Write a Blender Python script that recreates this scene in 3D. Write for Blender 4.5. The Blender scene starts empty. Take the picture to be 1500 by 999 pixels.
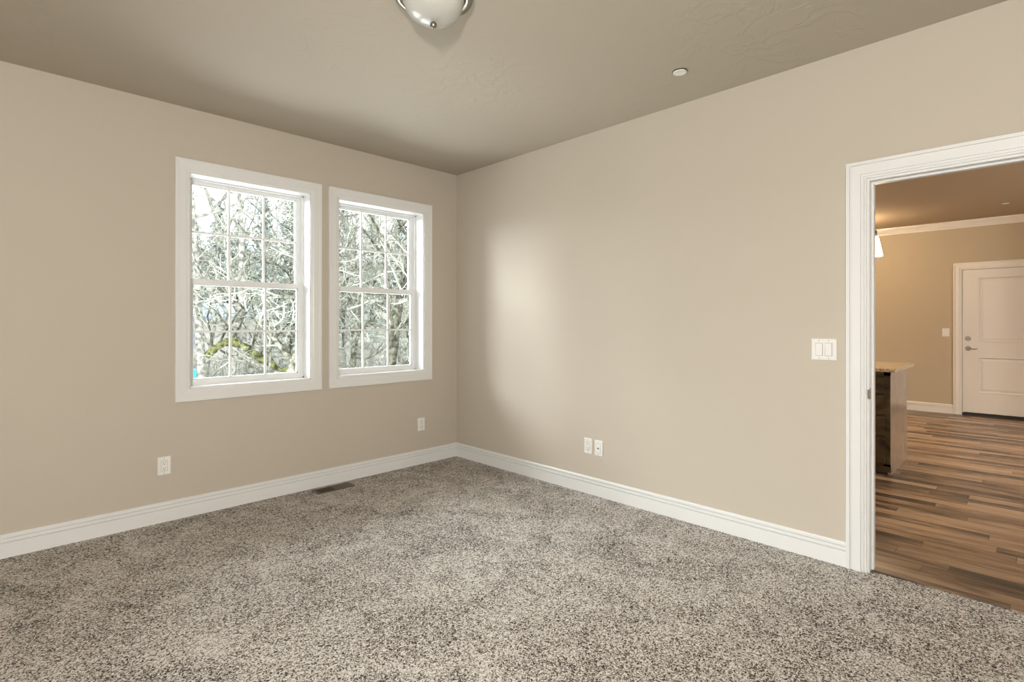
import bpy, bmesh, math, random
from mathutils import Vector, Matrix

sc = bpy.context.scene
COL = sc.collection
R = math.radians

# ------------------------------------------------------------------ camera
cam_d = bpy.data.cameras.new('camera')
cam = bpy.data.objects.new('camera', cam_d); COL.objects.link(cam)
cam.location = (-3.2335, -4.038, 1.2948)
cam.rotation_euler = (R(90), 0, R(-44.684))
cam_d.sensor_fit = 'HORIZONTAL'; cam_d.sensor_width = 36
cam_d.lens = 770.33 / 1500 * 36
cam_d.shift_y = -(499.5 - 473.49) / 1500
cam_d.clip_start = 0.02; cam_d.clip_end = 300
sc.camera = cam

# ------------------------------------------------------------------ view / world / lights
sc.view_settings.view_transform = 'Standard'
sc.view_settings.look = 'None'
sc.view_settings.gamma = 1
sc.view_settings.use_curve_mapping = False
sc.view_settings.exposure = 1.05

SKY = 1.45         # overcast sky
world = bpy.data.worlds.new('world'); sc.world = world; world.use_nodes = True
wn = world.node_tree; wn.nodes.clear()
w_out = wn.nodes.new('ShaderNodeOutputWorld'); w_bg = wn.nodes.new('ShaderNodeBackground')
w_tc = wn.nodes.new('ShaderNodeTexCoord'); w_nz = wn.nodes.new('ShaderNodeTexNoise')
w_nz.inputs['Scale'].default_value = 3.0; w_nz.inputs['Detail'].default_value = 5
w_rp = wn.nodes.new('ShaderNodeValToRGB')
w_rp.color_ramp.elements[0].position = .35; w_rp.color_ramp.elements[0].color = (.80, .89, 1, 1)
w_rp.color_ramp.elements[1].position = .6; w_rp.color_ramp.elements[1].color = (1, 1, 1, 1)
wn.links.new(w_tc.outputs['Generated'], w_nz.inputs['Vector'])
wn.links.new(w_nz.outputs['Fac'], w_rp.inputs['Fac'])
wn.links.new(w_rp.outputs['Color'], w_bg.inputs['Color'])
w_bg.inputs['Strength'].default_value = SKY
wn.links.new(w_bg.outputs[0], w_out.inputs[0])


def area(name, loc, target, sx, sy, power, color, spread=180):
    l = bpy.data.lights.new(name, 'AREA'); l.shape = 'RECTANGLE'; l.size = sx; l.size_y = sy
    l.energy = power; l.color = color; l.spread = R(spread)
    o = bpy.data.objects.new(name, l); COL.objects.link(o)
    o.location = loc
    o.rotation_euler = (Vector(target) - Vector(loc)).to_track_quat('-Z', 'Y').to_euler()
    return o


DAY = (0.93, 0.97, 1.0)
# added area lamp in place of open sky, shining down into the window wall
area('sky_panel_above', (-0.9, 3.4, 5.2), (-0.9, 0, 1.6), 5.0, 2.6, 500, DAY)
# added area lamp standing for western sky, raking in through both windows
area('sky_panel_west', (-6.0, 3.4, 4.0), (-.8, -.2, 1.4), 7.0, 3.4, 1500, DAY)
# unseen lamp panel imitating light thrown up from ground below the windows
area('bounce_panel', (-2.4, 3.1, -.6), (-2.4, 2.4, 2.7), 9.0, 5.0, 720, DAY)
# lamp added outside the far room's south window to brighten that room
area('hall_fill', (3.4, -6.75, 1.55), (3.9, 0, .9), 2.2, 1.7, 26, (1, .90, .76))
# the photographer's light on its stand, behind the camera
_fl = bpy.data.lights.new('photo_light', 'SPOT'); _fl.energy = 185; _fl.spot_size = R(158); _fl.spot_blend = .55; _fl.color = (1, .965, .90); _fl.shadow_soft_size = .07
_fo = bpy.data.objects.new('photo_light', _fl); COL.objects.link(_fo); _fo.location = (-3.9, -4.55, 1.57)
_fo.rotation_euler = (Vector((-1.1, -.7, 2.35)) - Vector((-3.9, -4.55, 1.57))).to_track_quat('-Z', 'Y').to_euler()

# ------------------------------------------------------------------ materials
MATS = {}


def mat(name, color, rough=.5, metal=0, spec=.5, trans=0, emit=None, estr=0):
    m = bpy.data.materials.new(name); m.use_nodes = True
    b = m.node_tree.nodes['Principled BSDF']
    b.inputs['Base Color'].default_value = (*color, 1)
    b.inputs['Roughness'].default_value = rough
    b.inputs['Metallic'].default_value = metal
    b.inputs['Specular IOR Level'].default_value = spec
    b.inputs['Transmission Weight'].default_value = trans
    if emit:
        b.inputs['Emission Color'].default_value = (*emit, 1)
        b.inputs['Emission Strength'].default_value = estr
    MATS[name] = m
    return m


def N(m, t, **kw):
    n = m.node_tree.nodes.new(t)
    for k, v in kw.items():
        if k in n.inputs: n.inputs[k].default_value = v
        else: setattr(n, k, v)
    return n


def L(m, a, b): m.node_tree.links.new(a, b)


def bsdf(m): return m.node_tree.nodes['Principled BSDF']


def add_bump(m, scale, strength, dist=.01, detail=4, stretch=None):
    tc = N(m, 'ShaderNodeTexCoord'); nz = N(m, 'ShaderNodeTexNoise', Scale=scale, Detail=detail)
    mp = N(m, 'ShaderNodeMapping')
    if stretch: mp.inputs['Scale'].default_value = stretch
    L(m, tc.outputs['Object'], mp.inputs['Vector']); L(m, mp.outputs[0], nz.inputs['Vector'])
    bp = N(m, 'ShaderNodeBump', Strength=strength, Distance=dist)
    L(m, nz.outputs['Fac'], bp.inputs['Height']); L(m, bp.outputs[0], bsdf(m).inputs['Normal'])
    return nz, bp


def ramp(m, fac, stops):
    r = N(m, 'ShaderNodeValToRGB'); e = r.color_ramp.elements
    while len(e) < len(stops): e.new(.5)
    for i, (p, c) in enumerate(stops):
        e[i].position = p; e[i].color = (*c, 1)
    L(m, fac, r.inputs['Fac'])
    return r


PAINT = (.555, .500, .422)
wall_m = mat('wall_paint', PAINT, .75, spec=.25); add_bump(wall_m, 140, .10, .002)
ceil_m = mat('ceiling_paint', (.460, .412, .338), .8, spec=.2)
_tc = N(ceil_m, 'ShaderNodeTexCoord')
_n1 = N(ceil_m, 'ShaderNodeTexNoise', Scale=5.5, Detail=7, Distortion=1.6)
_n2 = N(ceil_m, 'ShaderNodeTexNoise', Scale=1.3, Detail=2)
_r1 = ramp(ceil_m, _n1.outputs['Fac'], [(.50, (0, 0, 0)), (.56, (1, 1, 1))])
_r2 = ramp(ceil_m, _n2.outputs['Fac'], [(.45, (0, 0, 0)), (.65, (1, 1, 1))])
_mu = N(ceil_m, 'ShaderNodeMath', operation='MULTIPLY')
L(ceil_m, _tc.outputs['Object'], _n1.inputs['Vector']); L(ceil_m, _tc.outputs['Object'], _n2.inputs['Vector'])
L(ceil_m, _r1.outputs['Color'], _mu.inputs[0]); L(ceil_m, _r2.outputs['Color'], _mu.inputs[1])
_bp = N(ceil_m, 'ShaderNodeBump', Strength=.35, Distance=.004)
L(ceil_m, _mu.outputs[0], _bp.inputs['Height']); L(ceil_m, _bp.outputs[0], bsdf(ceil_m).inputs['Normal'])

trim_m = mat('trim_white', (.785, .79, .785), .32)
vinyl_m = mat('window_vinyl', (.84, .85, .85), .35)
plate_m = mat('plate_white', (.84, .83, .80), .3)
slot_m = mat('slot_dark', (.02, .02, .02), .6)
plateline_m = mat('plate_shade', (.45, .44, .42), .5)
nickel_m = mat('brushed_nickel', (.32, .29, .25), .32, 1)
dnickel_m = mat('lamp_nickel', (.30, .27, .22), .30, 1)
alab_m = mat('alabaster_glass', (.52, .515, .48), .25, spec=.7)
bronze_m = mat('register_bronze', (.15, .11, .075), .45, .4)
void_m = mat('duct_shade', (.012, .010, .008), .9)
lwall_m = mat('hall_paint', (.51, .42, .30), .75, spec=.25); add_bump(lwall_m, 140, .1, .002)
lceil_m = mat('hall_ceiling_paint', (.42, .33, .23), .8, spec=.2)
ltrim_m = mat('hall_trim', (.80, .75, .68), .35)
door_m = mat('entry_door_paint', (.76, .71, .65), .38)
lampglow_m = mat('lit_glass', (.9, .85, .75), .4, emit=(1, .80, .52), estr=4.0)
can_m = mat('lit_can', (.9, .85, .75), .4, emit=(1, .80, .55), estr=6.0)
black_m = mat('threshold_dark', (.03, .025, .02), .5)

# glass: thin pane
glass_m = bpy.data.materials.new('window_glass'); glass_m.use_nodes = True
_nt = glass_m.node_tree; _nt.nodes.clear()
_o = _nt.nodes.new('ShaderNodeOutputMaterial'); _t = _nt.nodes.new('ShaderNodeBsdfTransparent')
_g = _nt.nodes.new('ShaderNodeBsdfGlossy'); _mx = _nt.nodes.new('ShaderNodeMixShader')
_t.inputs['Color'].default_value = (.97, .985, .98, 1); _g.inputs['Roughness'].default_value = .02
_fr = _nt.nodes.new('ShaderNodeFresnel'); _fr.inputs['IOR'].default_value = 1.35
_nt.links.new(_fr.outputs[0], _mx.inputs[0]); _nt.links.new(_t.outputs[0], _mx.inputs[1])
_nt.links.new(_g.outputs[0], _mx.inputs[2]); _nt.links.new(_mx.outputs[0], _o.inputs[0])

# carpet
carpet_m = mat('carpet', (.4, .36, .31), .95, spec=.1)
_tc = N(carpet_m, 'ShaderNodeTexCoord')
_wn = N(carpet_m, 'ShaderNodeTexNoise', Scale=55, Detail=2)
_wa = N(carpet_m, 'ShaderNodeMixRGB', blend_type='LINEAR_LIGHT'); _wa.inputs['Fac'].default_value = .012
_vo = N(carpet_m, 'ShaderNodeTexVoronoi', Scale=185)
_nf = N(carpet_m, 'ShaderNodeTexNoise', Scale=165, Detail=3, Roughness=.65)
_nl = N(carpet_m, 'ShaderNodeTexNoise', Scale=3.4, Detail=9, Roughness=.66, Distortion=1.0)  # broad tone patches paint how the lay of the pile catches light
L(carpet_m, _tc.outputs['Object'], _wn.inputs['Vector'])
L(carpet_m, _tc.outputs['Object'], _wa.inputs[1]); L(carpet_m, _wn.outputs['Color'], _wa.inputs[2])
for n in (_vo, _nf): L(carpet_m, _wa.outputs[0], n.inputs['Vector'])
L(carpet_m, _tc.outputs['Object'], _nl.inputs['Vector'])
_sep = N(carpet_m, 'ShaderNodeSeparateColor'); L(carpet_m, _vo.outputs['Color'], _sep.inputs[0])
_a = N(carpet_m, 'ShaderNodeMath', operation='MULTIPLY'); _a.inputs[1].default_value = .55
L(carpet_m, _sep.outputs[0], _a.inputs[0])
_b = N(carpet_m, 'ShaderNodeMath', operation='MULTIPLY_ADD'); _b.inputs[1].default_value = 1.7
L(carpet_m, _nf.outputs['Fac'], _b.inputs[0]); L(carpet_m, _a.outputs[0], _b.inputs[2])
_c = N(carpet_m, 'ShaderNodeMath', operation='MULTIPLY_ADD'); _c.inputs[1].default_value = .62
L(carpet_m, _nl.outputs['Fac'], _c.inputs[0]); L(carpet_m, _b.outputs[0], _c.inputs[2])
_s = N(carpet_m, 'ShaderNodeMath', operation='SUBTRACT'); _s.inputs[1].default_value = .885
L(carpet_m, _c.outputs[0], _s.inputs[0])
_cr = ramp(carpet_m, _s.outputs[0], [(.27, (.040, .031, .024)), (.40, (.19, .162, .134)), (.54, (.47, .43, .38)), (.72, (.84, .79, .735))])  # dark end paints the shade between tufts, along with mixed yarn tones
L(carpet_m, _cr.outputs['Color'], bsdf(carpet_m).inputs['Base Color'])
_bp = N(carpet_m, 'ShaderNodeBump', Strength=.8, Distance=.006)
L(carpet_m, _b.outputs[0], _bp.inputs['Height']); L(carpet_m, _bp.outputs[0], bsdf(carpet_m).inputs['Normal'])

# wood floor: planks along y
wood_m = mat('wood_floor', (.2, .12, .07), .33, spec=.5)
_tc = N(wood_m, 'ShaderNodeTexCoord'); _mp = N(wood_m, 'ShaderNodeMapping')
_mp.inputs['Rotation'].default_value = (0, 0, R(90))
L(wood_m, _tc.outputs['Object'], _mp.inputs['Vector'])
_bk = N(wood_m, 'ShaderNodeTexBrick', offset=0.0, offset_frequency=2)
_bk.inputs['Color1'].default_value = (0, 0, 0, 1); _bk.inputs['Color2'].default_value = (1, 1, 1, 1)
_bk.inputs['Mortar'].default_value = (.5, .5, .5, 1)
_bk.inputs['Scale'].default_value = 1; _bk.inputs['Brick Width'].default_value = 1.15
_bk.inputs['Row Height'].default_value = .100; _bk.inputs['Mortar Size'].default_value = .0016
_sx = N(wood_m, 'ShaderNodeSeparateXYZ'); L(wood_m, _mp.outputs[0], _sx.inputs[0])
_rw = N(wood_m, 'ShaderNodeMath', operation='DIVIDE'); _rw.inputs[1].default_value = .100; L(wood_m, _sx.outputs[1], _rw.inputs[0])
_fl = N(wood_m, 'ShaderNodeMath', operation='FLOOR'); L(wood_m, _rw.outputs[0], _fl.inputs[0])
_wh = N(wood_m, 'ShaderNodeTexWhiteNoise', noise_dimensions='1D'); L(wood_m, _fl.outputs[0], _wh.inputs['W'])
_ox = N(wood_m, 'ShaderNodeMath', operation='MULTIPLY_ADD'); _ox.inputs[1].default_value = 1.15
L(wood_m, _wh.outputs['Value'], _ox.inputs[0]); L(wood_m, _sx.outputs[0], _ox.inputs[2])
_cx = N(wood_m, 'ShaderNodeCombineXYZ'); L(wood_m, _ox.outputs[0], _cx.inputs[0]); L(wood_m, _sx.outputs[1], _cx.inputs[1])
L(wood_m, _cx.outputs[0], _bk.inputs['Vector'])
_m2 = N(wood_m, 'ShaderNodeMapping'); _m2.inputs['Scale'].default_value = (17, 2.4, 1)
_ad = N(wood_m, 'ShaderNodeMixRGB', blend_type='ADD'); _ad.inputs['Fac'].default_value = 1
L(wood_m, _tc.outputs['Object'], _m2.inputs['Vector'])
_sc = N(wood_m, 'ShaderNodeMixRGB', blend_type='MULTIPLY'); _sc.inputs['Fac'].default_value = 1
_sc.inputs[2].default_value = (9, 17, 5, 1)
L(wood_m, _bk.outputs['Color'], _sc.inputs[1]); L(wood_m, _m2.outputs[0], _ad.inputs[1]); L(wood_m, _sc.outputs[0], _ad.inputs[2])
_gn = N(wood_m, 'ShaderNodeTexNoise', Scale=1, Detail=6, Roughness=.62, Distortion=.5)
L(wood_m, _ad.outputs[0], _gn.inputs['Vector'])
_fa = N(wood_m, 'ShaderNodeMath', operation='MULTIPLY_ADD'); _fa.inputs[1].default_value = .36
_sb = N(wood_m, 'ShaderNodeSeparateColor'); L(wood_m, _bk.outputs['Color'], _sb.inputs[0])
L(wood_m, _sb.outputs[0], _fa.inputs[0])
_g2 = N(wood_m, 'ShaderNodeMath', operation='MULTIPLY'); _g2.inputs[1].default_value = .92
L(wood_m, _gn.outputs['Fac'], _g2.inputs[0]); L(wood_m, _g2.outputs[0], _fa.inputs[2])
_wr = ramp(wood_m, _fa.outputs[0], [(.36, (.022, .015, .010)), (.50, (.085, .055, .036)), (.63, (.235, .145, .086)), (.82, (.42, .29, .19))])
_dk = N(wood_m, 'ShaderNodeMixRGB', blend_type='MULTIPLY'); _dk.inputs[2].default_value = (.25, .22, .2, 1)
L(wood_m, _bk.outputs['Fac'], _dk.inputs['Fac']); L(wood_m, _wr.outputs['Color'], _dk.inputs[1])
L(wood_m, _dk.outputs[0], bsdf(wood_m).inputs['Base Color'])
_bp = N(wood_m, 'ShaderNodeBump', Strength=.15, Distance=.002)
L(wood_m, _gn.outputs['Fac'], _bp.inputs['Height']); L(wood_m, _bp.outputs[0], bsdf(wood_m).inputs['Normal'])

# dark knotty cabinet wood
cab_m = mat('dark_cabinet_wood', (.05, .03, .015), .22)
_tc = N(cab_m, 'ShaderNodeTexCoord'); _mp = N(cab_m, 'ShaderNodeMapping'); _mp.inputs['Scale'].default_value = (3, 2.5, 4)
_n = N(cab_m, 'ShaderNodeTexNoise', Scale=1.6, Detail=5, Distortion=1.2)
L(cab_m, _tc.outputs['Object'], _mp.inputs['Vector']); L(cab_m, _mp.outputs[0], _n.inputs['Vector'])
_r = ramp(cab_m, _n.outputs['Fac'], [(.3, (.022, .013, .006)), (.55, (.068, .044, .018)), (.75, (.13, .085, .038))])
L(cab_m, _r.outputs['Color'], bsdf(cab_m).inputs['Base Color'])
panel_m = mat('island_end_panel', (.27, .18, .12), .18)
_n, _ = add_bump(panel_m, 3, .02, .002, stretch=(20, 20, 1.5))
_r = ramp(panel_m, _n.outputs['Fac'], [(.3, (.27, .195, .135)), (.7, (.38, .285, .205))])
L(panel_m, _r.outputs['Color'], bsdf(panel_m).inputs['Base Color'])
granite_m = mat('granite', (.5, .4, .28), .15)
_tc = N(granite_m, 'ShaderNodeTexCoord'); _n = N(granite_m, 'ShaderNodeTexNoise', Scale=45, Detail=6, Roughness=.7)
L(granite_m, _tc.outputs['Object'], _n.inputs['Vector'])
_r = ramp(granite_m, _n.outputs['Fac'], [(.36, (.10, .055, .03)), (.46, (.42, .31, .18)), (.60, (.62, .50, .34)), (.75, (.75, .66, .50))])
L(granite_m, _r.outputs['Color'], bsdf(granite_m).inputs['Base Color'])

# outdoors
def barkmat(name, lo, hi, scale=9):
    m = mat(name, hi, .9, spec=.1)
    tc = N(m, 'ShaderNodeTexCoord'); n = N(m, 'ShaderNodeTexNoise', Scale=scale, Detail=5)
    L(m, tc.outputs['Object'], n.inputs['Vector'])
    r = ramp(m, n.outputs['Fac'], [(.38, lo), (.62, hi)])
    L(m, r.outputs['Color'], bsdf(m).inputs['Base Color'])
    return m


bark_pale = barkmat('bark_pale', (.18, .175, .15), (.58, .57, .52))
bark_grey = barkmat('bark_grey', (.07, .07, .055), (.34, .34, .28))
bark_dark = barkmat('bark_dark', (.035, .035, .028), (.16, .16, .12))
moss_m = barkmat('moss', (.035, .04, .022), (.24, .245, .10), 9)
twig_m = barkmat('twig', (.16, .165, .13), (.62, .62, .54), 3)
leaf_m = barkmat('evergreen_leaf', (.10, .14, .11), (.42, .50, .44), 2)
ground_m = barkmat('woodland_ground', (.25, .26, .19), (.70, .70, .64), 1.1)
hill_m = barkmat('hillside_cover', (.12, .14, .10), (.46, .49, .42), 1.2)
roof_m = barkmat('roof_shingle', (.34, .42, .50), (.50, .58, .66), 4)
siding_m = barkmat('house_siding', (.70, .67, .62), (.80, .77, .72), 4)
teal_m = mat('teal_plastic', (.10, .62, .66), .4)
carwhite_m = mat('white_body', (.8, .8, .8), .3)

# ------------------------------------------------------------------ mesh helpers
def new_bm(): return bmesh.new()


def add_box(bm, x0, x1, y0, y1, z0, z1):
    vs = [bm.verts.new((x, y, z)) for z in (z0, z1) for y in (y0, y1) for x in (x0, x1)]
    for f in ((0, 2, 3, 1), (4, 5, 7, 6), (0, 1, 5, 4), (2, 6, 7, 3), (0, 4, 6, 2), (1, 3, 7, 5)):
        bm.faces.new([vs[i] for i in f])


def link(name, me, m, parent=None, smooth=False):
    if smooth:
        for p in me.polygons: p.use_smooth = True
    o = bpy.data.objects.new(name, me); COL.objects.link(o)
    if m: me.materials.append(m)
    if parent: o.parent = parent
    return o


def done(name, bm, m, parent=None, smooth=False, bevel=0, seg=2):
    bmesh.ops.recalc_face_normals(bm, faces=bm.faces[:])
    if bevel:
        bmesh.ops.bevel(bm, geom=bm.edges[:], offset=bevel, segments=seg, profile=.5, affect='EDGES', clamp_overlap=True)
    me = bpy.data.meshes.new(name); bm.to_mesh(me); bm.free()
    return link(name, me, m, parent, smooth)


def box(name, b, m, parent=None, bevel=0, seg=2):
    bm = new_bm(); add_box(bm, *b)
    return done(name, bm, m, parent, bevel=bevel, seg=seg)


def extrude_profile(bm, prof, path, up=None, closed=False):
    """prof: list of (a,b); path: list of frames (origin, A axis, B axis). Joins successive rings."""
    rings = []
    for o, A, B in path:
        rings.append([bm.verts.new(Vector(o) + Vector(A) * a + Vector(B) * b) for a, b in prof])
    n = len(prof)
    pairs = list(zip(rings, rings[1:])) + ([(rings[-1], rings[0])] if closed else [])
    for r0, r1 in pairs:
        for i in range(n):
            bm.faces.new((r0[i], r0[(i + 1) % n], r1[(i + 1) % n], r1[i]))
    if not closed:
        bm.faces.new(rings[0]); bm.faces.new(rings[-1][::-1])


def lathe(bm, prof, n=48, c=(0, 0, 0)):
    rings = []
    for r, z in prof:
        if r < 1e-6: rings.append([bm.verts.new((c[0], c[1], c[2] + z))])
        else: rings.append([bm.verts.new((c[0] + r * math.cos(2 * math.pi * i / n), c[1] + r * math.sin(2 * math.pi * i / n), c[2] + z)) for i in range(n)])
    for a, b in zip(rings, rings[1:]):
        for i in range(n):
            j = (i + 1) % n
            if len(a) == 1 and len(b) == 1: break
            if len(a) == 1: bm.faces.new((a[0], b[i], b[j]))
            elif len(b) == 1: bm.faces.new((a[i], a[j], b[0]))
            else: bm.faces.new((a[i], a[j], b[j], b[i]))


def empty(name, loc=(0, 0, 0), rz=0):
    o = bpy.data.objects.new(name, None); COL.objects.link(o)
    o.location = loc; o.rotation_euler = (0, 0, rz); o.empty_display_size = .1
    return o


def tag(o, label, cat, group=None, kind=None):
    o['label'] = label; o['category'] = cat
    if group: o['group'] = group
    if kind: o['kind'] = kind
    return o


def struct(o):
    o['kind'] = 'structure'; return o


H = 2.74
T = .14
XW, YS = -4.3, -4.9     # west and south faces of the room

# ------------------------------------------------------------------ structure of the bedroom
def wall_with_holes(name, m, axis, face, thick, a0, a1, z0, z1, holes):
    """axis 'y': wall plane y=face, runs along x. axis 'x': plane x=face, runs along y. thick is signed outward."""
    bm = new_bm()
    def piece(p0, p1, q0, q1):
        if p1 - p0 < 1e-5 or q1 - q0 < 1e-5: return
        f0, f1 = sorted((face, face + thick))
        if axis == 'y': add_box(bm, p0, p1, f0, f1, q0, q1)
        else: add_box(bm, f0, f1, p0, p1, q0, q1)
    cur = a0
    for h0, h1, g0, g1 in sorted(holes):
        piece(cur, h0, z0, z1); piece(h0, h1, z0, g0); piece(h0, h1, g1, z1); cur = h1
    piece(cur, a1, z0, z1)
    return struct(done(name, bm, m))


W1 = (-2.292, -1.456, .854, 2.312)
W2 = (-1.230, -.388, .854, 2.312)
DO = (-4.225, -3.403, 0, 2.034)      # doorway opening between the jambs
wall_with_holes('wall_north', wall_m, 'y', 0, .16, XW - .16, T * 0, -.0, H, [W1, W2])
wall_with_holes('wall_east', wall_m, 'x', 0, T - .015, YS, .16, 0, H, [(DO[0] - .02, DO[1] + .02, 0, DO[3] + .02)])
WW = (-3.97, -3.13, .854, 2.312)     # unseen west wall window added for daylight (along y)
WS = (-3.37, -2.53, .854, 2.312)     # unseen south wall window added for daylight (along x)
wall_with_holes('wall_west', wall_m, 'x', XW, -.16, YS - .16, 0, 0, H, [WW])
wall_with_holes('wall_south', wall_m, 'y', YS, -.16, XW, T, 0, H, [WS])
bm = new_bm(); add_box(bm, XW - .16, T - .015, YS - .16, .16, H, H + .15)
struct(done('ceiling', bm, ceil_m))
bm = new_bm(); add_box(bm, XW - .16, .035, YS - .16, .16, -.12, 0)
struct(done('floor', bm, carpet_m))

BASE = [(0, 0), (.015, 0), (.0155, .0830), (.0070, .0845), (.0070, .0890), (.0165, .0895), (.0170, .096), (.0160, .1065), (.0050, .1070),
        (.0050, .1120), (.0135, .1125), (.0130, .1240), (.0090, .1301), (0, .1301)]


def baseboard(name, p0, p1, nrm, m, m0=0, m1=0):
    """p0->p1 along wall, nrm into the room; m0/m1 = mitre factor along the run per unit offset."""
    p0, p1, n = Vector(p0), Vector(p1), Vector(nrm); d = (p1 - p0).normalized()
    bm = new_bm()
    rings = []
    for p, mm in ((p0, m0), (p1, m1)):
        rings.append([bm.verts.new(p + n * a + d * (mm * a) + Vector((0, 0, b))) for a, b in BASE])
    k = len(BASE)
    for i in range(k): bm.faces.new((rings[0][i], rings[0][(i + 1) % k], rings[1][(i + 1) % k], rings[1][i]))
    bm.faces.new(rings[0]); bm.faces.new(rings[1][::-1])
    return struct(done(name, bm, m))


baseboard('baseboard_north', (XW, 0, 0), (0, 0, 0), (0, -1, 0), trim_m, 1, -1)
baseboard('baseboard_east', (0, 0, 0), (0, -3.300, 0), (-1, 0, 0), trim_m, 1, 0)
baseboard('baseboard_east', (0, -4.328, 0), (0, YS, 0), (-1, 0, 0), trim_m, 0, -1)
baseboard('baseboard_south', (0, YS, 0), (XW, YS, 0), (0, 1, 0), trim_m, 1, -1)
baseboard('baseboard_west', (XW, YS, 0), (XW, 0, 0), (1, 0, 0), trim_m, 1, -1)


def casing_frame(bm, w0, w1, z0, z1, prof, bottom=True):
    """picture-frame casing in local coords: x along wall, y<0 into room, around opening; prof: (outward offset, projection)"""
    cs = [(w0, z0, -1, -1), (w0, z1, -1, 1), (w1, z1, 1, 1), (w1, z0, 1, -1)]
    rings = []
    for x, z, sx, sz in cs:
        if not bottom and sz < 0: sz = 0
        rings.append([bm.verts.new((x + sx * a, -b, z + sz * a)) for a, b in prof])
    n = len(prof)
    seq = list(zip(rings, rings[1:])) + ([(rings[-1], rings[0])] if bottom else [])
    for r0, r1 in seq:
        for i in range(n): bm.faces.new((r0[i], r0[(i + 1) % n], r1[(i + 1) % n], r1[i]))
    if not bottom:
        bm.faces.new(rings[0]); bm.faces.new(rings[-1][::-1])


WCAS = [(0, 0), (0, .009), (.006, .011), (.012, .011), (.019, .014), (.024, .015), (.060, .0165), (.070, .019), (.083, .019), (.085, .017), (.085, 0)]
DCAS = [(0, 0), (0, .011), (.003, .0125), (.008, .0125), (.0082, .0065), (.012, .0065), (.0122, .0135), (.020, .0140), (.0215, .0115), (.024, .0115), (.026, .0175), (.066, .0185), (.0685, .0115), (.0735, .0115), (.0745, .022), (.090, .022), (.092, .019), (.092, 0)]


def make_window(name, w0, w1, z0, z1, loc=(0, 0, 0), rz=0):
    r = struct(empty(name, loc, rz))
    def P(n, bm, m, par=r, bevel=0): return done(n, bm, m, par, bevel=bevel)
    bm = new_bm(); casing_frame(bm, w0 + .002, w1 - .002, z0 + .002, z1 - .002, WCAS); P('casing', bm, trim_m)
    # jamb liner, in front of the frame
    bm = new_bm(); D = .118
    for b in ((w0, w0 + .008, .0, D, z0, z1), (w1 - .008, w1, .0, D, z0, z1), (w0, w1, .0, D, z1 - .008, z1), (w0, w1, .0, D, z0, z0 + .010)):
        add_box(bm, *b)
    P('jamb', bm, trim_m)
    # vinyl frame
    bm = new_bm(); a0, a1, b0, b1 = w0, w1, z0, z1
    for b in ((a0, a0 + .018, D, .20, b0, b1), (a1 - .018, a1, D, .20, b0, b1), (a0, a1, D, .20, b1 - .018, b1), (a0, a1, D, .20, b0, b0 + .020)):
        add_box(bm, *b)
    P('window_frame', bm, vinyl_m)
    zm = (z0 + z1) / 2 + .003
    def sash(nm, y0, y1, s0, s1, top, bot, side=.032):
        x0, x1 = w0 + .018, w1 - .018
        bm = new_bm()
        prof_in = .007
        for b in ((x0, x0 + side, y0, y1, s0, s1), (x1 - side, x1, y0, y1, s0, s1),
                  (x0 + side, x1 - side, y0, y1, s1 - top, s1), (x0 + side, x1 - side, y0, y1, s0, s0 + bot)):
            add_box(bm, *b)
        # inner glazing bead step
        X0, X1, Z0, Z1 = x0 + side, x1 - side, s0 + bot, s1 - top
        for b in ((X0, X0 + prof_in, y0 + .010, y1, Z0, Z1), (X1 - prof_in, X1, y0 + .010, y1, Z0, Z1),
                  (X0, X1, y0 + .010, y1, Z1 - prof_in, Z1), (X0, X1, y0 + .010, y1, Z0, Z0 + prof_in)):
            add_box(bm, *b)
        so = P(nm, bm, vinyl_m)
        ym = (y0 + y1) / 2
        bm = new_bm(); add_box(bm, X0, X1, ym - .002, ym + .002, Z0, Z1)
        P('glass_pane', bm, glass_m, so)
        bm = new_bm(); g = .0075
        for k in (1, 2):
            xc = X0 + (X1 - X0) * k / 3
            add_box(bm, xc - g, xc + g, ym - .008, ym + .006, Z0, Z1)
        zc = (Z0 + Z1) / 2
        add_box(bm, X0, X1, ym - .007, ym + .005, zc - g, zc + g)
        P('muntin', bm, vinyl_m, so, 0)
    sash('lower_sash', D + .004, D + .034, z0 + .014, zm + .020, .038, .034)
    sash('upper_sash', D + .038, D + .068, zm - .020, z1 - .012, .026, .036)
    if name in ('window_1', 'window_2'):
        bm = new_bm(); xc = (w0 + w1) / 2
        add_box(bm, xc - .03, xc + .03, D + .008, D + .030, zm + .020, zm + .030)
        P('sash_lock', bm, vinyl_m, r, .003)
    return r


make_window('window_1', *W1)
make_window('window_2', *W2)
make_window('added_window_3', WW[0], WW[1], WW[2], WW[3], (XW, 0, 0), R(90))
make_window('added_window_4', -WS[1], -WS[0], WS[2], WS[3], (0, YS, 0), R(180))

# ---- doorway 1
dw = struct(empty('door_1', (0, 0, 0)))
def door_casing(parent, X, sgn, m, y0, y1, z1, prof=DCAS):
    bm = new_bm(); casing_frame(bm, y0, y1, 0, z1, prof, bottom=False)
    for v in bm.verts:
        a, b, c = v.co; v.co = (X + sgn * (-b), a, c)
    return done('casing', bm, m, parent)
door_casing(dw, 0, -1, trim_m, DO[0] - .011, DO[1] + .011, DO[3] + .011)
for v in (0,): pass
door_casing(dw, T - .015, 1, ltrim_m, DO[0] - .011, DO[1] + .011, DO[3] + .011)
bm = new_bm()
add_box(bm, 0, T - .015, DO[1], DO[1] + .02, 0, DO[3]); add_box(bm, 0, T - .015, DO[0] - .02, DO[0], 0, DO[3])
add_box(bm, 0, T - .015, DO[0] - .02, DO[1] + .02, DO[3], DO[3] + .02)
done('jamb', bm, trim_m, dw)
bm = new_bm()
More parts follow.
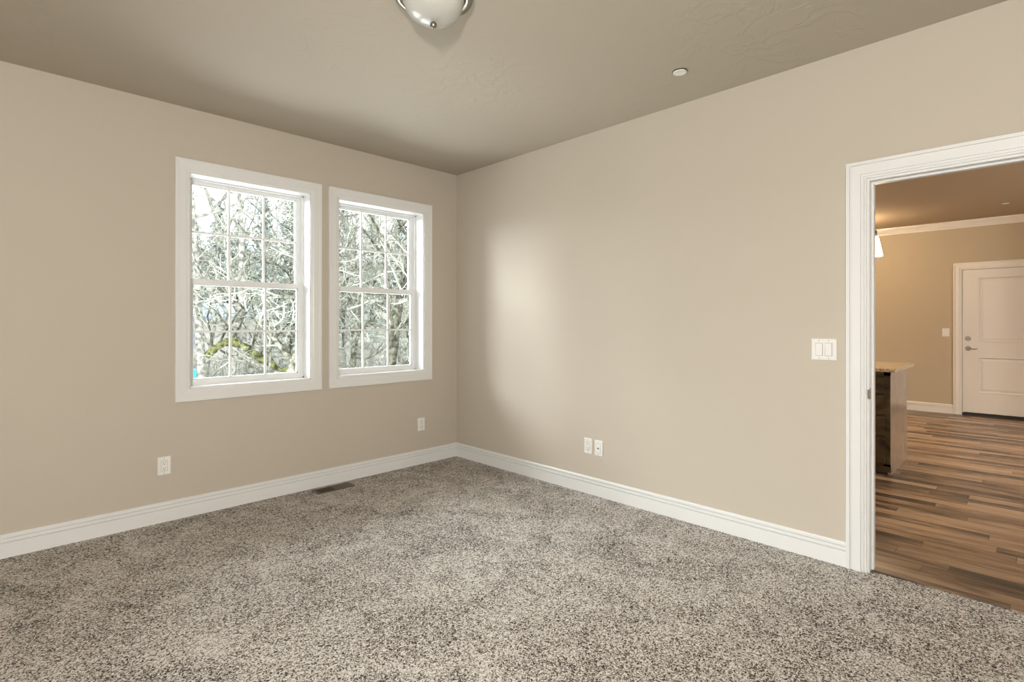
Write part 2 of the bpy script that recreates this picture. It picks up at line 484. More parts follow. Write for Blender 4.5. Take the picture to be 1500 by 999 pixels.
add_box(bm, .042, .078, DO[1] - .011, DO[1], 0, DO[3] - .011); add_box(bm, .042, .078, DO[0], DO[0] + .011, 0, DO[3] - .011)
add_box(bm, .042, .078, DO[0], DO[1], DO[3] - .011, DO[3])
done('door_stop', bm, trim_m, dw, bevel=.002)
bm = new_bm(); add_box(bm, -.004, .030, DO[1] - .0015, DO[1], .90, .957); add_box(bm, -.016, -.002, DO[1] - .0015, DO[1] + .004, .905, .951)
done('strike_plate', bm, nickel_m, dw)
struct(box('trim_1', (.035, .072, DO[0], DO[1], -.01, .006), wood_m, bevel=.002))

# ------------------------------------------------------------------ hall / kitchen beyond
XF = 6.54; YH0, YH1 = -6.4, .16
bm = new_bm(); add_box(bm, .035, XF + .1, YH0, YH1, -.12, 0); struct(done('floor', bm, wood_m))
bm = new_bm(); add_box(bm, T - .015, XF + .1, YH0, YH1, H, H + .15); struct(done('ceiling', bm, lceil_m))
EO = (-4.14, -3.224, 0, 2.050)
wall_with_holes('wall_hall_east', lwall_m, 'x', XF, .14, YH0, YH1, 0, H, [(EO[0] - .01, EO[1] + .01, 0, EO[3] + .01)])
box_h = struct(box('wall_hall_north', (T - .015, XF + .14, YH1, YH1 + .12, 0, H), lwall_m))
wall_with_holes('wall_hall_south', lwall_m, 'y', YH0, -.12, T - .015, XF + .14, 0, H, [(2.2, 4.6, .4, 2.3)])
bm = new_bm()
for b in ((2.2, 2.26), (3.37, 3.43), (4.54, 4.6)): add_box(bm, b[0], b[1], YH0 - .08, YH0 - .03, .4, 2.3)
for b in ((.4, .46), (2.24, 2.3)): add_box(bm, 2.2, 4.6, YH0 - .08, YH0 - .03, b[0], b[1])
struct(done('added_window_5', bm, vinyl_m))  # unseen window, added to bring light into the far room
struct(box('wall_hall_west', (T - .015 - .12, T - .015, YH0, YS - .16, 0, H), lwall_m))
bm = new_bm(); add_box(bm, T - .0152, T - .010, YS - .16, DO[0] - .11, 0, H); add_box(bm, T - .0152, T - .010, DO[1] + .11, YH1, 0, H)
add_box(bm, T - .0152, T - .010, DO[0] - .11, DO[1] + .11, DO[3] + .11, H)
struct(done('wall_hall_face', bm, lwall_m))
struct(box('wall_hall_shade_stub', (T - .015, .88, -2.95, -2.75, 0, H), lwall_m))  # unseen stub added to cast a shadow across the wood floor
CROWN = [(0, 0), (0, -.095), (.012, -.095), (.014, -.082), (.030, -.066), (.040, -.048), (.062, -.030), (.078, -.020), (.080, -.010), (.092, -.008), (.092, 0)]
bm = new_bm()
extrude_profile(bm, CROWN, [((XF, YH0, H), (-1, 0, 0), (0, 0, 1)), ((XF, YH1, H), (-1, 0, 0), (0, 0, 1))])
struct(done('trim_2', bm, ltrim_m))
baseboard('baseboard_hall_east', (XF, YH1, 0), (XF, -3.126, 0), (-1, 0, 0), ltrim_m)
baseboard('baseboard_hall_east', (XF, -4.24, 0), (XF, YH0, 0), (-1, 0, 0), ltrim_m)

# entry door (door_2)
d2 = struct(empty('door_2', (XF, 0, 0)))
def sh(o): return o
bm = new_bm(); casing_frame(bm, EO[0] - .003, EO[1] + .003, 0, EO[3] + .006, DCAS, bottom=False)
for v in bm.verts:
    a, b, c = v.co; v.co = (b, a, c)
done('casing', bm, ltrim_m, d2)
bm = new_bm()
add_box(bm, .0, .14, EO[1], EO[1] + .01, 0, EO[3]); add_box(bm, .0, .14, EO[0] - .01, EO[0], 0, EO[3]); add_box(bm, .0, .14, EO[0] - .01, EO[1] + .01, EO[3], EO[3] + .01)
for b_ in ((EO[1] - .02, EO[1], 0, EO[3]), (EO[0], EO[0] + .02, 0, EO[3]), (EO[0], EO[1], EO[3] - .02, EO[3])): add_box(bm, .0505, .075, *b_)
done('jamb', bm, ltrim_m, d2)
done('threshold', (lambda b: (add_box(b, .0, .050, EO[0], EO[1], 0, .030), add_box(b, .051, .13, EO[0], EO[1], 0, .062), b)[2])(new_bm()), black_m, d2)
# leaf with moulded panels
LY0, LY1, LZ0, LZ1 = EO[0] + .004, EO[1] - .004, .043, 2.044
bm = new_bm()
PY0, PY1 = LY0 + .165, LY1 - .165
def leafface(x):
    pass
panels = [(1.034, 1.933), (.322, .825)]
xf = .006
add_box(bm, xf + .012, xf + .044, LY0, LY1, LZ0, LZ1)
add_box(bm, xf, xf + .012, LY0, PY0, LZ0, LZ1); add_box(bm, xf, xf + .012, PY1, LY1, LZ0, LZ1)
for a, b in ((LZ0, .322), (.825, 1.034), (1.933, LZ1)): add_box(bm, xf, xf + .012, PY0, PY1, a, b)
leaf = done('door_leaf', bm, door_m, d2)
for z0, z1 in panels:
    bm = new_bm()
    rings = []
    for off, dep in ((0, .0), (.004, -.003), (.012, -.002), (.022, .010), (.030, .011), (.050, .005), (.055, .004)):
        rings.append([bm.verts.new((xf + dep, y, z)) for y, z in ((PY0 + off, z0 + off), (PY1 - off, z0 + off), (PY1 - off, z1 - off), (PY0 + off, z1 - off))])
    for r0, r1 in zip(rings, rings[1:]):
        for i in range(4): bm.faces.new((r0[i], r0[(i + 1) % 4], r1[(i + 1) % 4], r1[i]))
    bm.faces.new(rings[-1])
    done('door_panel', bm, door_m, leaf)
def disc_x(bm, x, y, z, r, th, n=24):
    a = [bm.verts.new((x, y + r * math.cos(2 * math.pi * i / n), z + r * math.sin(2 * math.pi * i / n))) for i in range(n)]
    b = [bm.verts.new((x - th, y + .85 * r * math.cos(2 * math.pi * i / n), z + .85 * r * math.sin(2 * math.pi * i / n))) for i in range(n)]
    for i in range(n): bm.faces.new((a[i], a[(i + 1) % n], b[(i + 1) % n], b[i]))
    bm.faces.new(b); bm.faces.new(a[::-1])
bm = new_bm(); disc_x(bm, xf, -3.288, 1.078, .033, .012); disc_x(bm, xf - .012, -3.288, 1.078, .016, .010)
done('deadbolt', bm, nickel_m, leaf)
bm = new_bm(); disc_x(bm, xf, -3.288, .939, .033, .012); disc_x(bm, xf - .012, -3.288, .939, .013, .030)
pts = [(-.045, -3.288, .939), (-.050, -3.31, .940), (-.050, -3.34, .935), (-.048, -3.37, .936), (-.046, -3.392, .942)]
prev = None
for p, rr in zip(pts, (.010, .009, .008, .007, .004)):
    ring = [bm.verts.new((p[0] + .6 * rr * math.cos(t), p[1], p[2] + rr * math.sin(t))) for t in [2 * math.pi * i / 8 for i in range(8)]]
    if prev:
        for i in range(8): bm.faces.new((prev[i], prev[(i + 1) % 8], ring[(i + 1) % 8], ring[i]))
    else: bm.faces.new(ring)
    prev = ring
bm.faces.new(prev[::-1])
done('lever_handle', bm, nickel_m, leaf)

# ------------------------------------------------------------------ wall plates
def rect_plate(bm, w, h, t=.006):
    """plate in local coords: x across, z up, y<0 into room; bevelled edge"""
    e = .004
    a = [bm.verts.new((x, 0, z)) for x, z in ((-w / 2, -h / 2), (w / 2, -h / 2), (w / 2, h / 2), (-w / 2, h / 2))]
    m_ = [bm.verts.new((x, -t * .45, z)) for x, z in ((-w / 2, -h / 2), (w / 2, -h / 2), (w / 2, h / 2), (-w / 2, h / 2))]
    b = [bm.verts.new((x, -t, z)) for x, z in ((-w / 2 + e, -h / 2 + e), (w / 2 - e, -h / 2 + e), (w / 2 - e, h / 2 - e), (-w / 2 + e, h / 2 - e))]
    for r0, r1 in ((a, m_), (m_, b)):
        for i in range(4): bm.faces.new((r0[i], r0[(i + 1) % 4], r1[(i + 1) % 4], r1[i]))
    bm.faces.new(b)


def ydisc(bm, x, z, r, y0, y1, n=16):
    a = [bm.verts.new((x + r * math.cos(2 * math.pi * i / n), y0, z + r * math.sin(2 * math.pi * i / n))) for i in range(n)]
    b = [bm.verts.new((x + r * math.cos(2 * math.pi * i / n), y1, z + r * math.sin(2 * math.pi * i / n))) for i in range(n)]
    for i in range(n): bm.faces.new((a[i], a[(i + 1) % n], b[(i + 1) % n], b[i]))
    bm.faces.new(b); bm.faces.new(a[::-1])


def outlet(loc, rz, label, decora=True, group=None):
    r = empty('wall_outlet', loc, rz)
    tag(r, label, 'outlet', group)
    bm = new_bm(); rect_plate(bm, .074, .117); done('cover_plate', bm, plate_m, r)
    if decora:
        bm = new_bm(); add_box(bm, -.0185, .0185, -.0063, -.005, -.0355, .0355); done('insert_gap', bm, plateline_m, r)
        bm = new_bm(); add_box(bm, -.0168, .0168, -.0078, -.005, -.0338, .0338); done('receptacle', bm, plate_m, r, bevel=.001)
        f = -.0078
    else:
        for s in (-1, 1):
            bm = new_bm(); ydisc(bm, 0, s * .0195, .0175, -.005, -.0075, 20); done('receptacle', bm, plate_m, r)
            bm = new_bm(); ydisc(bm, 0, s * .0195, .0185, -.005, -.0063, 20); done('insert_gap', bm, plateline_m, r)
        f = -.0075
    bm = new_bm()
    for s in (-1, 1):
        zc = s * .0195 + .004
        add_box(bm, -.0072, -.0050, f - .0006, f + .001, zc - .004, zc + .0045)
        add_box(bm, .0050, .0072, f - .0006, f + .001, zc - .004, zc + .0035)
        ydisc(bm, 0, zc - .0125, .0030, f + .001, f - .0006, 10)
    done('slots', bm, slot_m, r)
    for s in (-1, 1):
        bm = new_bm(); ydisc(bm, 0, s * .0465, .0032, -.005, -.0070, 10); done('screw', bm, plateline_m, r)
    return r


EAST = R(-90)   # local -y faces -x
outlet((-2.434, 0, .365), 0, 'white rectangular power outlet low on wall left of and below the larger left window')
outlet((-.418, 0, .363), 0, 'small white outlet below the right window, near the room corner')
outlet((0, -1.597, .361), EAST, 'left of the two white plates low on right wall, with socket slots')
r = empty('cable_outlet', (0, -1.695, .359), EAST)
tag(r, 'white plate with single dark centre jack, beside the slotted outlet on right wall', 'cable outlet')
bm = new_bm(); rect_plate(bm, .074, .117); done('cover_plate', bm, plate_m, r)
bm = new_bm(); add_box(bm, -.0185, .0185, -.0063, -.005, -.0355, .0355); done('insert_gap', bm, plateline_m, r)
bm = new_bm(); add_box(bm, -.0168, .0168, -.0078, -.005, -.0338, .0338); done('insert', bm, plate_m, r, bevel=.001)
bm = new_bm(); ydisc(bm, 0, 0, .0048, -.007, -.014, 12); done('coaxial_jack', bm, slot_m, r)
for s in (-1, 1):
    bm = new_bm(); ydisc(bm, 0, s * .0465, .0032, -.005, -.0070, 10); done('screw', bm, plateline_m, r)


def rocker(bm, xc, tilt):
    w, h = .0155, .033
    y_t, y_b = -.0085 - .0045 * max(tilt, 0), -.0085 - .0045 * max(-tilt, 0)
    a = [bm.verts.new(v) for v in ((xc - w, -.005, -h), (xc + w, -.005, -h), (xc + w, -.005, h), (xc - w, -.005, h))]
    b = [bm.verts.new(v) for v in ((xc - w, y_b, -h), (xc + w, y_b, -h), (xc + w, y_t, h), (xc - w, y_t, h))]
    for i in range(4): bm.faces.new((a[i], a[(i + 1) % 4], b[(i + 1) % 4], b[i]))
    bm.faces.new(b)


def switch_plate(loc, rz, label, gangs=2):
    r = empty('light_switch', loc, rz); tag(r, label, 'light switch')
    w = .122 if gangs == 2 else .08
    bm = new_bm(); rect_plate(bm, w, .117); done('cover_plate', bm, plate_m, r)
    xs = (-.023, .023) if gangs == 2 else (0,)
    for i, x in enumerate(xs):
        bm = new_bm(); add_box(bm, x - .0180, x + .0180, -.0063, -.005, -.0355, .0355); done('switch_gap', bm, plateline_m, r)
        bm = new_bm(); rocker(bm, x, -1 if i == 0 else 1); done('rocker', bm, plate_m, r)
    for x in xs:
        for z in (-.0485, .0485):
            bm = new_bm(); ydisc(bm, x, z, .003, -.005, -.007, 10); done('screw', bm, plateline_m, r)
    return r


switch_plate((0, -3.194, 1.152), EAST, 'double white rocker light switch on wall left of doorway')
switch_plate((XF, -3.046, 1.163), EAST, 'small single switch on the tan far wall left of entry door', 1)

# ------------------------------------------------------------------ ceiling lamp and sprinkler caps
def ceiling_lamp(loc, label):
    r = empty('ceiling_lamp', loc); tag(r, label, 'ceiling lamp')
    bm = new_bm()
    lathe(bm, [(.0, 0), (.170, 0), (.174, -.006), (.172, -.018), (.166, -.030), (.171, -.040), (.168, -.049), (.150, -.053), (.136, -.050), (.132, -.044), (.130, -.030), (0, -.028)], 64)
    done('metal_pan', bm, dnickel_m, r, smooth=True)
    bm = new_bm()
    lathe(bm, [(.130, -.036), (.1315, -.054), (.1315, -.064), (.1265, -.070), (.1265, -.076), (.120, -.096), (.105, -.117), (.082, -.135), (.055, -.1465), (.027, -.152), (0, -.1535)], 64)
    done('glass_bowl', bm, alab_m, r, smooth=True)
    bm = new_bm(); lathe(bm, [(0, -.150), (.008, -.152), (.008, -.155), (.0135, -.158), (.0150, -.165), (.0125, -.173), (.006, -.178), (0, -.179)], 24)
    done('finial', bm, nickel_m, r, smooth=True)
    return r


ceiling_lamp((-1.885, -2.195, H), 'flush ceiling lamp with frosted glass bowl and dark nickel rim')


def sprinkler(loc, label):
    r = empty('sprinkler_cap', loc); tag(r, label, 'sprinkler cap')
    bm = new_bm(); lathe(bm, [(0, 0), (.042, 0), (.042, -.002), (0, -.002)], 32); done('recess_ring', bm, bronze_m, r)
    bm = new_bm(); lathe(bm, [(0, -.002), (.020, -.004), (.036, -.004), (.038, -.006), (.037, -.009), (.033, -.010), (.029, -.0085), (0, -.0085)], 32)
    done('cover_disc', bm, plate_m, r, smooth=True)
    return r


sprinkler((-.427, -2.570, H), 'small round white sprinkler cap on the bedroom ceiling above right wall')
sprinkler((5.41, -3.716, H), 'small disc on the brown ceiling of the room past the doorway')

# ------------------------------------------------------------------ floor register
r = empty('floor_register', (-1.328, -.123, 0)); tag(r, 'brown metal floor register set in carpet below the left window', 'floor vent')
W_, D_ = .305, .122
bm = new_bm()
for b in ((-W_ / 2, W_ / 2, -D_ / 2, -D_ / 2 + .014), (-W_ / 2, W_ / 2, D_ / 2 - .014, D_ / 2), (-W_ / 2, -W_ / 2 + .016, -D_ / 2 + .014, D_ / 2 - .014), (W_ / 2 - .016, W_ / 2, -D_ / 2 + .014, D_ / 2 - .014), (-.007, .007, -D_ / 2 + .014, D_ / 2 - .014)):
    add_box(bm, *b, .000, .005)
done('frame', bm, bronze_m, r)
bm = new_bm(); add_box(bm, -W_ / 2 + .016, W_ / 2 - .016, -D_ / 2 + .014, D_ / 2 - .014, .0005, .001); done('duct_shade_sheet', bm, void_m, r)  # flat near-black sheet painted as the shade down in the duct
bm = new_bm()
n = 22
for i in range(n):
    x = -W_ / 2 + .020 + i * (W_ - .040) / (n - 1)
    if abs(x) < .011: continue
    s = .0045 if x > 0 else .0012
    add_box(bm, x - s, x + s, -D_ / 2 + .014, D_ / 2 - .014, .001, .0042)
done('slats', bm, bronze_m, r)

# ------------------------------------------------------------------ kitchen island
IX0, IX1, IY0, IY1 = 2.187, 2.962, -3.122, -1.2
isl = empty('kitchen_island', (IX0, IY0, 0)); tag(isl, 'dark stained kitchen island with drawers on wood floor past the doorway', 'kitchen island')
def ib(name, b, m, bevel=0, parent=isl):
    x0, x1, y0, y1, z0, z1 = b
    return box(name, (x0 - IX0, x1 - IX0, y0 - IY0, y1 - IY0, z0, z1), m, parent, bevel)
ib('body', (IX0 + .02, IX1 - .006, IY0 + .02, IY1, .10, .880), cab_m)
ib('toe_kick', (IX0 + .075, IX1 - .04, IY0 + .02, IY1, 0, .10), black_m)
ib('end_panel', (IX0 + .018, IX1, IY0, IY0 + .02, 0, .880), panel_m)
bm = new_bm()
def f(y0, y1, z0, z1, x0=IX0, x1=IX0 + .02): add_box(bm, x0 - IX0, x1 - IX0, y0 - IY0, y1 - IY0, z0, z1)
f(IY0, IY0 + .045, .06, .880)
for k in range(1, 5): f(IY0 + .47 * k, IY0 + .47 * k + .045, .06, .88) if IY0 + .47 * k + .045 < IY1 else None
f(IY0, IY1, .848, .880); f(IY0, IY1, .06, .092)
f(IY0 - .004, IY1, .028, .075, IX0 - .008, IX0 + .02)
done('face_frame', bm, cab_m, isl)
for col_ in range(4):
    y0 = IY0 + .034 + .47 * col_; y1 = y0 + .452
    if y1 > IY1: break
    for z0, z1 in ((.692, .836), (.514, .676), (.334, .498), (.094, .318)):
        bm = new_bm(); add_box(bm, -.020, .0, y0 - IY0, y1 - IY0, z0, z1)
        dr = done('drawer', bm, cab_m, isl, bevel=.007)
        bm = new_bm(); zc = (z0 + z1) / 2; yc = (y0 + y1) / 2 - IY0
        for s in (-1, 1): add_box(bm, -.050, -.020, yc + s * .055 - .005, yc + s * .055 + .005, zc - .005, zc + .005)
        add_box(bm, -.056, -.046, yc - .07, yc + .07, zc - .006, zc + .006)
        done('pull_handle', bm, nickel_m, dr, bevel=.002)
ct = box('countertop', (-.46, .46, -1.0, 1.0, 0, .030), granite_m, None, .006)
ct.location = (2.147 + .46, -3.165 + 1.0, .880)
tag(ct, 'speckled tan granite countertop with overhang on the dark kitchen island', 'countertop')

# ------------------------------------------------------------------ lamps of the far room
def spot(name, loc, power, size=120, blend=.6, color=(1, .80, .57), parent=None, rad=.05, target=None):
    l = bpy.data.lights.new(name, 'SPOT'); l.energy = power; l.color = color; l.spot_size = R(size); l.spot_blend = blend; l.shadow_soft_size = rad
    o = bpy.data.objects.new(name, l); COL.objects.link(o); o.location = loc
    if parent: o.parent = parent
    return o


def point(name, loc, power, color=(1, .76, .48), rad=.06, parent=None):
    l = bpy.data.lights.new(name, 'POINT'); l.energy = power; l.color = color; l.shadow_soft_size = rad
    o = bpy.data.objects.new(name, l); COL.objects.link(o); o.location = loc
    if parent: o.parent = parent
    return o


CAN = 64  # power of the unseen ceiling lights added to light the far room
def can_light(loc, label):
    r = empty('added_recessed_light', loc); tag(r, label, 'recessed light', 'added lights beyond the doorway')
    bm = new_bm(); lathe(bm, [(.062, -.001), (.090, -.001), (.090, -.006), (.066, -.006), (.062, -.001)], 32); done('trim_ring', bm, ltrim_m, r)
    bm = new_bm(); lathe(bm, [(0, -.0015), (.064, -.0015), (.064, -.003), (0, -.003)], 32); done('lens', bm, can_m, r)
    spot('can_beam', (0, 0, -.012), CAN, 125, .8, parent=r)
for p in ((1.35, -1.9), (3.9, -1.7), (4.6, -5.0), (5.7, -.9)):
    can_light((*p, H), 'unseen round recessed ceiling light added to light the room past the doorway')

pd = empty('pendant_lamp', (2.60, -2.935, 0)); tag(pd, 'lit cream glass pendant lamp hanging above the kitchen island', 'pendant lamp')
bm = new_bm(); lathe(bm, [(0, H), (.055, H), (.055, H - .014), (.012, H - .022), (0, H - .022)], 24); done('canopy', bm, nickel_m, pd)
bm = new_bm(); lathe(bm, [(0, H - .02), (.0035, H - .02), (.0035, 2.15), (0, 2.15)], 10); done('stem', bm, nickel_m, pd)
bm = new_bm(); lathe(bm, [(0, 2.155), (.016, 2.155), (.020, 2.10), (0, 2.098)], 20); done('socket_cap', bm, nickel_m, pd, smooth=True)
bm = new_bm(); lathe(bm, [(.021, 2.102), (.030, 2.085), (.044, 2.02), (.055, 1.96), (.063, 1.918), (.060, 1.918), (.052, 1.96), (.041, 2.02), (.027, 2.083)], 32)
done('glass_shade', bm, lampglow_m, pd, smooth=True)
point('pendant_bulb', (0, 0, 1.90), 12, parent=pd, rad=.03)

fl = empty('flush_lamp', (5.35, -2.05, H)); tag(fl, 'glowing flush ceiling lamp in far room, hidden left of the doorway', 'ceiling lamp')
bm = new_bm(); lathe(bm, [(0, 0), (.15, 0), (.15, -.03), (0, -.03)], 32); done('metal_pan', bm, nickel_m, fl)
bm = new_bm(); lathe(bm, [(.14, -.03), (.13, -.07), (.09, -.10), (.04, -.115), (0, -.118)], 32); done('glass_bowl', bm, lampglow_m, fl, smooth=True)
point('flush_lamp_bulb', (0, 0, -.26), 18, parent=fl, rad=.08)

# ------------------------------------------------------------------ outdoors
CX, CY = -3.2335, -4.038
def ray_x(px, y):
    t = math.tan(R(44.684) + math.atan((px - 750) / 770.33))
    return CX + t * (y - CY)


GZ = -1.7
def gz(x, y):
    s = max(0.0, y - 28)
    return GZ + .10 * math.sin(x * .5 + y * .3) + s * .20 + .002 * s * s


bm = new_bm(); nx, ny = 60, 60
grid = [[bm.verts.new((-25 + 85 * i / nx, .2 + 69.8 * j / ny, gz(-25 + 85 * i / nx, .2 + 69.8 * j / ny))) for i in range(nx + 1)] for j in range(ny + 1)]
for j in range(ny):
    for i in range(nx): bm.faces.new((grid[j][i], grid[j][i + 1], grid[j + 1][i + 1], grid[j + 1][i]))
struct(done('ground', bm, ground_m, smooth=True))


def tube(V, F, pts, rad, n):
    base = len(V); k = len(pts)
    for i, p in enumerate(pts):
        d = (pts[min(i + 1, k - 1)] - pts[max(i - 1, 0)]).normalized()
        a = d.orthogonal().normalized(); b = d.cross(a)
        for s in range(n):
            t = 2 * math.pi * s / n
            V.append(p + (a * math.cos(t) + b * math.sin(t)) * rad[i])
    for i in range(k - 1):
        for s in range(n):
            s2 = (s + 1) % n
            F.append((base + i * n + s, base + i * n + s2, base + (i + 1) * n + s2, base + (i + 1) * n + s))


def mesh_obj(name, V, F, m, parent=None, smooth=True):
    me = bpy.data.meshes.new(name); me.from_pydata([tuple(v) for v in V], [], F); me.update()
    return link(name, me, m, parent, smooth)


def path(rng, p, d, ln, n, wander, lift):
    pts = [p.copy()]; dirs = [d.copy()]
    for i in range(n):
        d = (d + Vector((rng.uniform(-1, 1), rng.uniform(-1, 1), rng.uniform(-1, 1))) * wander + Vector((0, 0, lift))).normalized()
        p = p + d * (ln / n); pts.append(p.copy()); dirs.append(d.copy())
    return pts, dirs


SIDES = (9, 6, 4, 3, 3)
def grow(rng, out, p, d, ln, r, lvl, kids, maxl, wander=.22):
    n = (12, 11, 8, 5, 3)[lvl]
    pts, dirs = path(rng, p, d, ln, n, wander * (1, 1.35, 1.6, 1.9, 2)[lvl], (.06, .05, .03, 0, -.02)[lvl])
    rad = [max(.0028, r * (1 - .78 * i / n)) for i in range(n + 1)]
    V, F = out[0] if lvl < 2 else out[1]
    tube(V, F, pts, rad, SIDES[lvl])
    if lvl >= maxl: return
    for k in range(kids[lvl]):
        u = (.22 if lvl == 0 else .12) + (.76 if lvl == 0 else .85) * (k + rng.random()) / kids[lvl]
        x = u * n; i = min(int(x), n - 1); f_ = x - i
        q = pts[i].lerp(pts[i + 1], f_); dd = dirs[i]
        ax = dd.orthogonal().normalized(); ax.rotate(Matrix.Rotation(rng.uniform(0, 2 * math.pi), 3, dd))
        nd = (dd * rng.uniform(.25, .8) + ax * rng.uniform(.6, 1.0)).normalized()
        grow(rng, out, q, nd, ln * rng.uniform(.26, .50) * (1 - .30 * u), rad[i] * rng.uniform(.45, .68), lvl + 1, kids, maxl, wander)


def bare_tree(px, y, h, r, seed, m, label, lean=(0, 0, 1), kids=(15, 8, 6, 4), maxl=4, wander=.20, group=None, tw=None):
    x = ray_x(px, y); rng = random.Random(seed); z = gz(x, y) - .1
    t = empty('bare_tree', (x, y, z)); tag(t, label, 'tree', group)
    out = [([], []), ([], [])]
    grow(rng, out, Vector((0, 0, 0)), Vector(lean).normalized(), h, r, 0, kids, maxl, wander)
    mesh_obj('trunk', *out[0], m, t); mesh_obj('twigs', *out[1], tw or twig_m, t)
    return t


bare_tree(297, 11, 9.5, .13, 3, bark_pale, 'pale straight-trunked bare tree at the left edge of the left window', wander=.025, kids=(11, 6, 5, 3))
bare_tree(338, 11, 10, .11, 8, bark_pale, 'pale slender bare tree behind the left column of panes in the left window', lean=(.05, 0, 1), wander=.09)
bare_tree(425, 8, 8, .12, 15, bark_grey, 'twisted grey bare tree at the right side of the left window', lean=(-.12, 0, 1), wander=.2)
bare_tree(544, 7.6, 8, .17, 22, bark_dark, 'thick dark-trunked tree in the middle of the right window', lean=(-.06, 0, 1), wander=.13, kids=(13, 7, 6, 4))
bare_tree(508, 10.5, 8.5, .11, 31, bark_grey, 'grey bare tree at the left edge of the right window', lean=(.15, 0, 1), wander=.18)
bare_tree(596, 9, 8, .11, 37, bark_grey, 'grey tangled bare tree at the right edge of the right window', lean=(-.1, 0, 1), wander=.2)
bare_tree(372, 15, 9.5, .12, 44, bark_pale, 'pale bare tree further off in the middle of the left window', wander=.15)
far = [(308, 20, 51), (356, 21, 52), (432, 18, 53), (470, 22, 54), (515, 17, 55), (566, 19, 56), (610, 15, 57), (402, 25, 58), (535, 25, 59), (588, 25, 60), (455, 12, 63), (150, 16, 64), (215, 12, 65), (235, 21, 66), (95, 14, 67)]
for px, y, sd in far:
    rr = random.Random(sd)
    bare_tree(px, y, rr.uniform(8, 11) * (.78 if px < 420 else 1), rr.uniform(.11, .16) * (.7 if px < 420 else 1), sd, rr.choice((bark_pale, bark_grey, bark_pale)), 'bare branching tree in the pale grey wood seen outside the windows', lean=(rr.uniform(-.15, .15), 0, 1), kids=(16, 8, 6, 3), group='bare trees of the wood beyond')

# mossy limb: a low tree whose limb arches across the left window
x0 = ray_x(468, 9.0)
mt = empty('mossy_tree', (x0, 9.0, gz(x0, 9) - .1)); tag(mt, 'low tree with thick arching limb covered in yellow-green moss', 'tree')
V, F = [], []
def wp(px, py, y):
    t = math.tan(R(44.684) + math.atan((px - 750) / 770.33)); dx = t * (y - CY); dy = y - CY
    d = dx * math.sin(R(44.684)) + dy * math.cos(R(44.684))
    return Vector((CX + dx, y, 1.2948 + (473.49 - py) / 770.33 * d)) - mt.location
limb = [wp(470, 640, 9.0), wp(468, 575, 9.0), wp(455, 548, 9.0), wp(435, 543, 9.1), wp(412, 545, 9.2), wp(393, 533, 9.3), wp(375, 520, 9.4), wp(358, 508, 9.5), wp(338, 500, 9.6), wp(318, 508, 9.7), wp(303, 522, 9.8)]
sm = []
for i in range(len(limb) - 1):
    for k in range(4):
        t_ = k / 4; p0 = limb[max(i - 1, 0)]; p1 = limb[i]; p2 = limb[i + 1]; p3 = limb[min(i + 2, len(limb) - 1)]
        sm.append(.5 * ((2 * p1) + (p2 - p0) * t_ + (2 * p0 - 5 * p1 + 4 * p2 - p3) * t_ ** 2 + (3 * p1 - p0 - 3 * p2 + p3) * t_ ** 3))
sm.append(limb[-1]); rg = random.Random(5)
tube(V, F, sm, [.150 - .0020 * i + rg.uniform(-.025, .025) for i in range(len(sm))], 9)
mesh_obj('mossy_limb', V, F, moss_m, mt)
out = [([], []), ([], [])]
for i in range(8, len(sm), 3):
    grow(rg, out, sm[i], Vector((rg.uniform(-.8, .5), rg.uniform(-.3, .3), 1)).normalized(), rg.uniform(1.2, 2.6), .028, 1, (0, 6, 5, 3), 3, .2)
mesh_obj('branches', *out[0], bark_dark, mt); mesh_obj('twigs', *out[1], twig_m, mt)


def evergreen(px, y, h, w, seed, label, zoff=0, group=None):
    x = ray_x(px, y); rng = random.Random(seed); z = gz(x, y) - .1 + zoff
    t = empty('evergreen_tree', (x, y, z)); tag(t, label, 'tree', group)
    V, F = [], []; tube(V, F, [Vector((0, 0, 0)), Vector((0, 0, h * .95))], [h * .018, .02], 7); mesh_obj('trunk', V, F, bark_dark, t)
    V, F = [], []
    for i in range(3200):
        u = rng.random() ** .7; zz = h * (1 - .86 * u); rad = w * u * (.72 + .28 * math.sin(zz * 5 + 1.5 * math.sin(i))) * math.sqrt(rng.random())
        a = rng.uniform(0, 2 * math.pi); c = Vector((rad * math.cos(a), rad * math.sin(a), zz - .25 * rad))
        s = rng.uniform(.05, .17) * (.6 + h / 14)
        d1 = Vector((rng.uniform(-1, 1), rng.uniform(-1, 1), rng.uniform(-.6, .4))).normalized() * s; d2 = d1.orthogonal().normalized() * s * .45
        b = len(V); V += [c - d1, c + d2, c + d1, c - d2]; F.append((b, b + 1, b + 2, b + 3))
    mesh_obj('foliage', V, F, leaf_m, t, smooth=False)
    return t


for px, y, h, w, sd in ((285, 34, 8.5, 3.0, 70), (322, 41, 9.5, 3.2, 71), (352, 33, 9, 2.9, 72), (388, 40, 11.5, 3.4, 73), (428, 34, 13, 3.2, 74), (468, 41, 12, 3.4, 75), (505, 33, 12, 3.0, 76), (545, 41, 13, 3.4, 77), (585, 33, 12, 3.0, 78), (618, 41, 13, 3.2, 79), (235, 41, 10, 3.2, 81), (180, 35, 9, 3, 82), (120, 40, 11, 3.3, 83)):
    evergreen(px, y, h, w, sd, 'soft grey-green evergreen on the slope behind the bare trees', group='evergreens on the far slope')

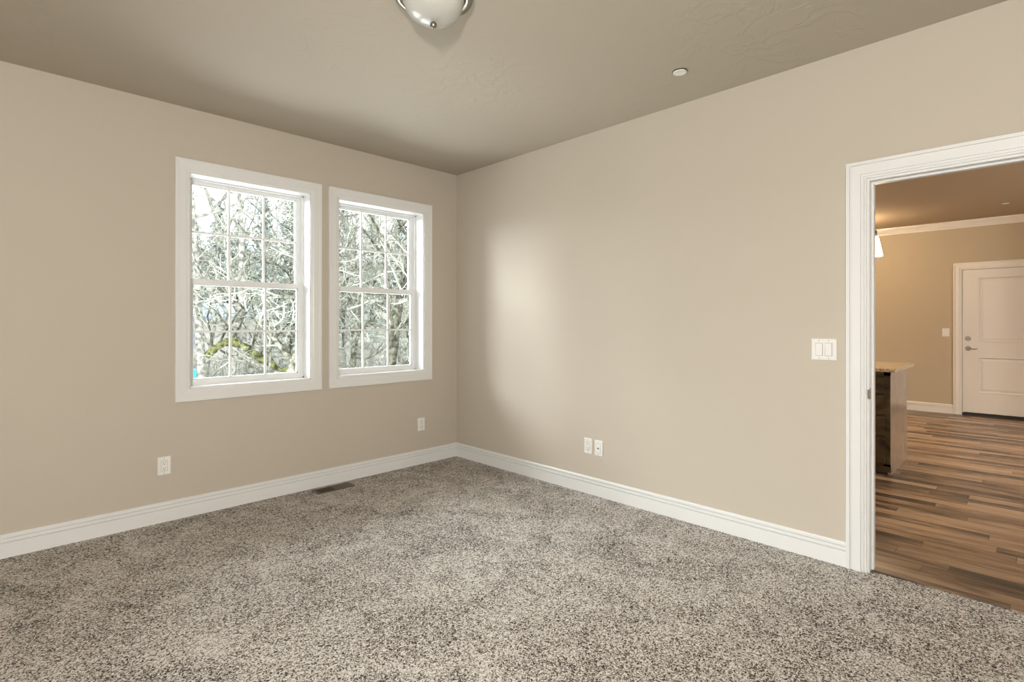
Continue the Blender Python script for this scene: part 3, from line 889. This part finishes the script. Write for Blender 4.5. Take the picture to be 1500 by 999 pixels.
# tangled undergrowth (stuff)
V, F = [], []; rg = random.Random(99)
for i in range(2300):
    y = rg.uniform(7.5, 24); x = ray_x(rg.uniform(120, 640), y)
    hgt = rg.uniform(.5, 2.3) * (.6 + y / 22); p = Vector((x, y, gz(x, y)))
    if x < ray_x(455, y) and rg.random() < .5: hgt *= .45
    d = Vector((rg.uniform(-.7, .7), rg.uniform(-.3, .3), 1)).normalized()
    pts, dirs = path(rg, p, d, hgt, 6, .5, -.05)
    tube(V, F, pts, [.017 * (1 - .12 * k) for k in range(7)], 3)
    for k in range(4):
        j = rg.randint(1, 5); pp, _ = path(rg, pts[j], (dirs[j] + Vector((rg.uniform(-1, 1), rg.uniform(-1, 1), rg.uniform(-.5, 1)))).normalized(), hgt * .4, 4, .45, 0)
        tube(V, F, pp, [.006, .005, .004, .003, .003], 3)
tag(mesh_obj('undergrowth', V, F, twig_m), 'tangled pale undergrowth at the foot of the trees outside', 'undergrowth', kind='stuff')

# neighbouring house
hx = ray_x(325, 27); hs = empty('neighbour_house', (hx, 27, gz(hx, 27))); tag(hs, 'pale house with a blue-grey roof behind the trees in the left window', 'house')
bm = new_bm(); add_box(bm, -2.6, 1.9, 0, 5, -.3, 3.42); done('wall', bm, siding_m, hs)
bm = new_bm()
a = [bm.verts.new(v) for v in ((-3.0, -.5, 3.32), (2.3, -.5, 3.32), (2.3, 2.5, 4.12), (-3.0, 2.5, 4.12), (-3.0, 5.5, 3.32), (2.3, 5.5, 3.32))]
b = [bm.verts.new(v.co + Vector((0, 0, .14))) for v in a]
for q in ((0, 1, 2, 3), (3, 2, 5, 4)):
    bm.faces.new([a[i] for i in q]); bm.faces.new([b[i] for i in q][::-1])
for i, j in ((0, 1), (1, 2), (2, 5), (5, 4), (4, 3), (3, 0)): bm.faces.new((a[i], a[j], b[j], b[i]))
done('roof', bm, roof_m, hs)
for xx in (-1.6, .7):
    bm = new_bm(); add_box(bm, xx - .45, xx + .45, -.03, .02, 1.7, 2.8); wf = done('window', bm, carwhite_m, hs)
    bm = new_bm(); add_box(bm, xx - .38, xx + .38, -.04, -.02, 1.77, 2.73); done('pane', bm, roof_m, wf)

# small teal bin at lower left, white parked car
bx = ray_x(284.5, 12); r = empty('teal_bin', (bx, 12, gz(bx, 12))); tag(r, 'turquoise bin at the bottom left corner of the left window view', 'bin')
hb = 1.2948 - (541 - 473.49) / 770.33 * ((bx - CX) * .7032 + (12 - CY) * .711) - gz(bx, 12)
bm = new_bm(); lathe(bm, [(0, 0), (.13, 0), (.17, hb - .05), (.18, hb - .05), (.18, hb), (0, hb + .02)], 20); done('bin_body', bm, teal_m, r)
